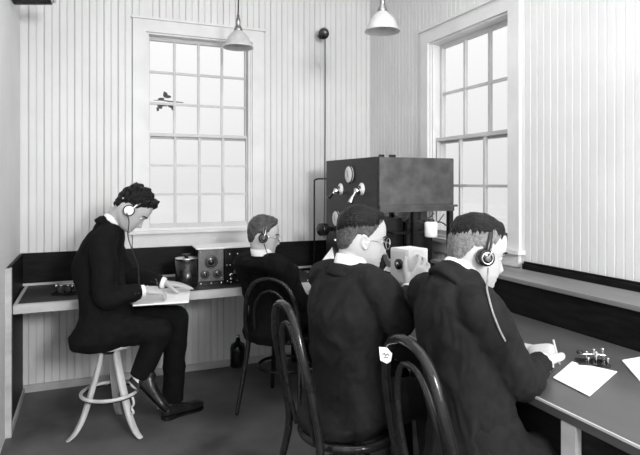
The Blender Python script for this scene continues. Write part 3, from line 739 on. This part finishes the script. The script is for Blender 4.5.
# ------------------------------------------------------------ PAPERS AND HELD THINGS
def sheet(pts, th, name, label, cat, m='paper', group=None, z=None):
    bm = bmesh.new(); c = sum((V(p) for p in pts), V())/len(pts); up = V((0, 0, th))
    lo = [V(p) for p in pts]; bmv = rings(bm, [[p for p in lo], [p+up for p in lo]])
    return link(name, bm, m, None, False, origin=c, cat=cat, label=label, group=group)
def on(px, py, h): return W(px, py, (CAMH-h)*551/(py-182))
sheet([(.22, 3.20, .735), (.52, 3.17, .735), (.60, 3.60, .735), (.27, 3.63, .735)], .008, 'writing_sheet', 'white writing sheet on the lap of the man on the stool', 'paper')
sheet([on(553, 378, .773), on(589.5, 396.5, .773), on(617, 372, .773), on(572, 362, .773)], .002, 'paper_sheet', 'white sheet of paper under the writing hand on the long desk', 'paper')
sheet([on(622, 361, .7725), on(640, 382, .7725), on(668, 376, .7725), on(650, 356, .7725)], .004, 'paper_sheet', 'white sheet of paper at the right edge, farther along the long desk', 'paper')
hp = W(557, 350, 1.96)
bm = tube(bmesh.new(), [hp+V((.015, .0, -.06)), hp+V((-.008, .01, .035))], [.0035, .0038], 8, 2); link('pencil', bm, 'strip', None, cat='pencil', label='short pencil in the hand of the man writing at the right', origin=hp)
hp = WR1+V((.09, .03, 0)); bm = tube(bmesh.new(), [hp+V((.02, .01, -.045)), hp+V((-.02, -.01, .06))], [.0035, .0038], 8, 2); link('pencil', bm, 'black', None, cat='pencil', label='dark pencil held over the sheet by the man on the stool', origin=hp)

# white box
rb = math.radians(-22.7-38)   # yaw
t = thing('white_box', 'small white box with a black round knob held up by the bespectacled man', 'box', BXc, math.radians(10))
Lx, Ly, Lz = .112, .112, .145
link('case', box(bmesh.new(), (0, 0, 0), (Lx, Ly, Lz), bev=.003), 'box', t, False)
link('front_plate', box(bmesh.new(), (-Lx/2-.0015, 0, 0), (.003, Ly-.018, Lz-.018)), 'box', t, False)
bm = cyl(bmesh.new(), (-Lx/2-.002, -.01, .01), (-Lx/2-.016, -.01, .01), .022, 28); k = link('knob', bm, 'black', t)
link('knob_cap', cyl(bmesh.new(), (-Lx/2-.016, -.01, .01), (-Lx/2-.020, -.01, .01), .009, 20), 'metal', k)

# tag on the chair
ct = W(385, 355, 1.66)
t = thing('paper_tag', 'white cut-corner paper tag hanging beside the top of the nearest chair', 'tag', ct)
ol = [(-.018, .024), (.006, .022), (.022, .004), (.018, -.018), (.006, -.026), (-.014, -.016)]
bm = bmesh.new(); rings(bm, [[RT*a+V((0, 0, b)) for a, b in ol], [RT*a+V((0, 0, b))+FW*.0015 for a, b in ol]]); link('card', bm, 'paper', t, False)
bm = bmesh.new()
tube(bm, [RT*-.008+V((0, 0, 0))-FW*.001, RT*-.002+V((0, 0, .006))-FW*.001, RT*.001+V((0, 0, -.002))-FW*.001, RT*.007+V((0, 0, .004))-FW*.001, RT*.012+V((0, 0, -.002))-FW*.001], .0014, 6, 4)
tube(bm, [RT*-.005+V((0, 0, -.006))-FW*.001, RT*.009+V((0, 0, -.007))-FW*.001], .0014, 6, 2)
link('marking', bm, 'ink', t)
link('string', tube(bmesh.new(), [RT*.002+V((0, 0, .02)), RT*.012+V((0, 0, .032)), V((CH4[0]-.275, CH4[1]+.02, .945))-ct], .0012, 6, 4), 'cordl', t)

# ------------------------------------------------------------ INSTRUMENTS ON THE BACK TABLE
TZ = .7185
t = thing('coil_can', 'black cylinder with a shiny disc top on the back table', 'coil', (.60, 3.76, TZ))
link('body', lathe(bmesh.new(), [(.002, 0), (.072, 0), (.074, .004), (.072, .185), (.002, .185)], n=40), 'black', t)
link('rim_plate', lathe(bmesh.new(), [(.002, .185), (.07, .185), (.077, .189), (.07, .195), (.002, .196)], n=40), 'metal', t)
link('knob', lathe(bmesh.new(), [(.002, .196), (.012, .196), (.012, .205), (.028, .208), (.028, .218), (.002, .220)]), 'black', t)
def dialset(t, x, z, r, y=-.001):
    a = link('dial', cyl(bmesh.new(), (x, y, z), (x, y-.006, z), r, 36), 'black', t)
    bm = bmesh.new(); torus(bm, (x, y-.006, z), r*.86, r*.05, (0, 1, 0)); torus(bm, (x, y-.006, z), r*.6, r*.05, (0, 1, 0)); link('ring', bm, 'panel', a)
    link('knob', cyl(bmesh.new(), (x, y-.006, z), (x, y-.028, z), r*.38, 20), 'black', a)
    link('pointer', box(bmesh.new(), (x, y-.029, z+r*.15), (.003, .002, r*.4)), 'metal', a, False)
t = thing('tuner_receiver', 'radio receiver with grey panel and three dials beside the black cylinder', 'radio', (.762, 3.74, TZ), math.radians(-2))
link('case', bx(-.088, .088, .002, .24, 0, .245, bev=.002), 'black', t, False)
link('panel', bx(-.084, .084, -.003, .0015, .03, .243), 'panel', t, False)
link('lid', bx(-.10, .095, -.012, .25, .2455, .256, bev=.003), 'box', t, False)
dialset(t, .0, .160, .044, -.0035); dialset(t, -.042, .075, .030, -.0035); dialset(t, .042, .075, .030, -.0035)
for x in (-.07, 0, .07):
    for z in (.05 if x else .055, .228): link('screw', ball(bmesh.new(), (x, -.005, z), .005, n=10), 'metal', t)
for x in (-.07, 0, .07): link('terminal', cyl(bmesh.new(), (x, .002, .014), (x, -.014, .014), .0065, 12), 'metal', t)
link('side_rail', bx(-.098, -.092, .01, .03, .03, .16), 'metal', t, False)
t = thing('amplifier_unit', 'radio set with black panel and bright knobs, right of the grey dial receiver', 'radio', (.955, 3.75, TZ), math.radians(0))
link('case', bx(-.098, .125, .002, .24, 0, .245, bev=.002), 'black', t, False)
link('panel', bx(-.095, .122, -.004, .0015, .004, .243), 'cab', t, False)
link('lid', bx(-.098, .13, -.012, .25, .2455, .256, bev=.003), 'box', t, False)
for x, z, r in ((-.065, .205, .006), (-.01, .205, .006), (-.083, .13, .005), (-.062, .13, .005), (-.055, .06, .013), (-.055, .035, .008), (-.08, .02, .006), (-.055, .012, .005), (-.01, .02, .006), (.03, .2, .006), (.08, .14, .012), (.05, .07, .012)):
    link('knob', cyl(bmesh.new(), (x, -.003, z), (x, -.018, z), r, 14), 'metal', t)
for x, z in ((-.02, .14), (-.02, .075)):
    a = link('dial', cyl(bmesh.new(), (x, -.003, z), (x, -.010, z), .022, 24), 'black', t); link('knob', ball(bmesh.new(), (x, -.016, z), .011, n=12), 'metal', a)
def sounder(name, label, loc, rz, s=1):
    t = thing(name, label, 'telegraph instrument', loc, rz)
    link('base', bx(-.07*s, .07*s, -.04*s, .04*s, 0, .012*s, bev=.002), 'black', t, False)
    for x in (-.025, .02):
        c = link('coil', cyl(bmesh.new(), (x*s, 0, .012*s), (x*s, 0, .052*s), .017*s, 20), 'cabside', t)
        link('coil_cap', cyl(bmesh.new(), (x*s, 0, .052*s), (x*s, 0, .06*s), .019*s, 20), 'metal', c)
    link('lever', bx(-.05*s, .055*s, -.006*s, .006*s, .063*s, .070*s, bev=.001), 'metal', t, False)
    for x, y in ((.05, .02), (.05, -.02), (-.055, 0)):
        link('binding_post', lathe(bmesh.new(), [(.002, .012), (.005, .012), (.005, .04), (.008, .045), (.008, .055), (.002, .062)], (x*s, y*s, 0), 12) if s == 1 else cyl(bmesh.new(), (x*s, y*s, .012*s), (x*s, y*s, .063*s), .006*s, 10), 'metal', t)
    return t
sounder('telegraph_sounder', 'small telegraph instrument with two bright coils at the left end of the back table', (-.14, 3.80, TZ), -.3, 1.0)
# telegraph key on the long desk
t = thing('telegraph_key', 'small telegraph key with bright screws and posts on the long desk', 'telegraph key', on(595, 364, .772), math.radians(-35)); t.scale = (.72, .72, .9)
link('base', bx(-.085, .06, -.045, .045, 0, .010, bev=.002), 'black', t, False)
link('lever', tube(bmesh.new(), [(-.07, 0, .035), (0, 0, .038), (.05, 0, .036)], .004, 8), 'metal', t)
link('key_knob', lathe(bmesh.new(), [(.002, .038), (.015, .038), (.017, .044), (.012, .050), (.002, .052)], (-.07, 0, 0), 20), 'black', t)
for x, y, h in ((.0, .022, .055), (.0, -.022, .055), (.035, .0, .065), (.05, .03, .035), (.05, -.03, .035), (-.035, .018, .045), (-.035, -.02, .03)):
    bm = cyl(bmesh.new(), (x, y, .009), (x, y, h), .003, 10); cyl(bm, (x, y, h-.008), (x, y, h), .007, 14); link('post', bm, 'metal', t)
link('yoke', bx(-.004, .004, -.026, .026, .036, .042, bev=.001), 'metal', t, False)
# glass jug on floor under the table
p = on(238, 366, 0)
t = thing('black_bottle', 'squat black bottle standing on the floor under the back table', 'bottle', (p.x, p.y, 0))
link('body', lathe(bmesh.new(), [(.002, 0), (.055, 0), (.06, .006), (.06, .14), (.052, .17), (.02, .19), (.017, .215), (.002, .215)]), 'black', t)
link('stopper', lathe(bmesh.new(), [(.002, .2155), (.014, .2155), (.018, .235), (.010, .245), (.002, .246)]), 'metal', t)

# ------------------------------------------------------------ TRANSMITTER
X0, X1_, Y0, Y1 = 1.605, 2.165, 2.94, 3.72
t = thing('transmitter_cabinet', 'large dark transmitter cabinet with meters and lever handles in the right corner', 'radio transmitter', ((X0+X1_)/2, (Y0+Y1)/2, 0))
TP = 1.572
link('casing', bx(X0+.014, X1_, Y0, Y1, 1.275, TP, bev=.004), 'cabside', t, False, world=True)
link('side_panel', bx(X0, X0+.0135, Y0, Y1, .72, TP+.002, bev=.002), 'cab', t, False, world=True)
bm = bx(X0+.014, X1_+.02, Y0-.012, Y0+.03, 1.262, 1.275); bx(X0+.014, X1_, Y0-.004, Y0+.02, 1.235, 1.262, bm=bm)
link('lower_rail', bm, 'cabside', t, False, world=True)
for x, y in ((X0+.014, Y0), (1.86, Y0), (X1_-.035, Y0), (X0+.014, Y1-.04), (X1_-.035, Y1-.04)):
    link('leg', bx(x, x+.03, y, y+.035, 0, 1.235), 'cab', t, False, world=True)
link('shelf', bx(X0+.014, X1_, Y0+.04, Y1-.05, .80, .83), 'cab', t, False, world=True)
link('coil_housing', bx(X0+.05, 1.85, Y0+.10, Y1-.12, .831, 1.19, bev=.01), 'black', t, False, world=True)
link('coil_housing', bx(1.90, X1_-.05, Y0+.16, Y1-.12, .831, 1.16, bev=.01), 'black', t, False, world=True)
link('top_catch', bx(1.63, 1.66, Y0+.01, Y0+.03, TP, TP+.016), 'black', t, False, world=True)
link('top_catch', bx(1.70, 1.74, Y0+.01, Y0+.03, TP, TP+.016), 'black', t, False, world=True)
def facept(px, py):      # point on the side panel seen at px,py
    th = (px-320)/551; d = FW+RT*th; k = X0/d.x; return V((X0, d.y*k, CAMH-(py-182)/551*k))
def meter(px, py, ry, rz_):
    p = facept(px, py); bm = bmesh.new()
    R = V((-1, 0, 0)).to_track_quat('Z', 'Y').to_matrix()
    lathe(bm, [(.001, .001), (rz_, .001), (rz_, .010), (rz_*.9, .014), (.001, .014)], p, 36, R)
    a = link('meter', bm, 'dial', t, world=True)
    bm = bmesh.new(); torus(bm, p+V((-.010, 0, 0)), rz_, .004, (1, 0, 0)); link('meter_bezel', bm, 'black', a, world=True)
    bm = bmesh.new(); tube(bm, [p+V((-.0155, 0, -rz_*.3)), p+V((-.0155, rz_*.3, rz_*.5))], .0014, 6, 2); link('needle', bm, 'ink', a, world=True)
meter(350, 174.5, .05, .057); meter(337, 218.5, .05, .055)
def lever(px, py, ex, ey, out):
    p = facept(px, py); bm = bmesh.new(); R = V((-1, 0, 0)).to_track_quat('Z', 'Y').to_matrix()
    lathe(bm, [(.001, .001), (.040, .001), (.040, .006), (.030, .008), (.030, .014), (.001, .014)], p+V((0, 0, .006)), 32, R)
    a = link('lever_plate', bm, 'dial', t, world=True)
    link('hub', cyl(bmesh.new(), p+V((-.012, 0, -.006)), p+V((-.05, 0, -.006)), .020, 20), 'metal', a, world=True)
    link('hub_screw', cyl(bmesh.new(), p+V((-.012, 0, .014)), p+V((-.024, 0, .014)), .013, 20), 'black', a, world=True)
    q = p+V((-.045, 0, -.006)); e = W(ex, ey, (q-V((0, 0, 0))).dot(FW)-.02)
    b = link('lever_arm', tube(bmesh.new(), [q, q+(e-q)*.4], .006, 10, 3), 'metal', t, world=True)
    link('lever_grip', tube(bmesh.new(), [q+(e-q)*.35, q+(e-q)*.65, e], [.010, .014, .017], 14, 4), 'black' if out else 'metal', b, world=True)
    return q
lever(341, 190, 328, 198, 1); lever(362, 190, 350, 203, 0)
p = facept(332, 229); bm = cyl(bmesh.new(), p, p+V((-.05, 0, 0)), .016); cyl(bm, p+V((-.05, 0, .0)), p+V((-.10, -.02, 0)), .045, 28)
link('black_knob', bm, 'black', t, world=True)
for px, py in ((338, 240), (343, 247)):
    p = facept(px, py); link('terminal', cyl(bmesh.new(), p, p+V((-.03, 0, 0)), .012, 16), 'metal', t, world=True)
def wire(pts, nm='wire', r=.003, m='cord'): link(nm, tube(bmesh.new(), pts, r, 8, 5), m, t, world=True)
D = 3.2
wire([W(393, 213, D), W(397, 217, D), W(401, 213, D), W(405, 220, D), W(410, 214, D)])
wire([W(414, 222, D), W(422, 220, D), W(430, 217, D), W(434, 213, D)]); wire([W(416, 220, D), W(428, 224, D), W(440, 222, D), W(447, 226, D)], r=.004)
wire([W(426, 216, D), W(430, 221, D), W(436, 224, D), W(444, 214, D)])
j = W(431, 237, 3.14)
t2 = thing('white_jar', 'ribbed white porcelain jar on the shelf of the transmitter stand', 'jar', (j.x, j.y, j.z))
bm = bmesh.new(); pr_ = [(.004, .001), (.030, 0), (.036, .006)]+[(.0365, .08), (.033, .086), (.022, .088), (.004, .088)]
lathe(bm, pr_, n=36); link('body', bm, 'box', t2)
link('cap', lathe(bmesh.new(), [(.003, .0885), (.02, .0885), (.02, .1), (.003, .102)]), 'black', t2)
link('shelf_bracket', bx(j.x-.05, 1.95+.12, Y0+.036, Y0+.156, j.z-.012, j.z-.0005), 'cab', t, False, world=True)
# leaning page beside the transmitter
bm = bmesh.new(); q = [W(307, 280.6, 3.88), W(324, 280.6, 3.88), W(338, 250, 3.93), W(333, 246, 3.95)]
rings(bm, [q, [a+FW*.003 for a in q]]); link('loose_page', bm, 'paper', None, False, origin=q[0], cat='paper', label='loose white page standing left of the transmitter, behind the centre man')
# stray leads on the long desk
link('desk_lead', tube(bmesh.new(), [on(488, 296, .78), on(497, 300, .776), on(506, 305, .776), on(515, 307, .776), on(522, 310, .776)], .003, 8, 6), 'cordl', None, cat='wire', label='short light lead lying on the long desk beside the ledge')
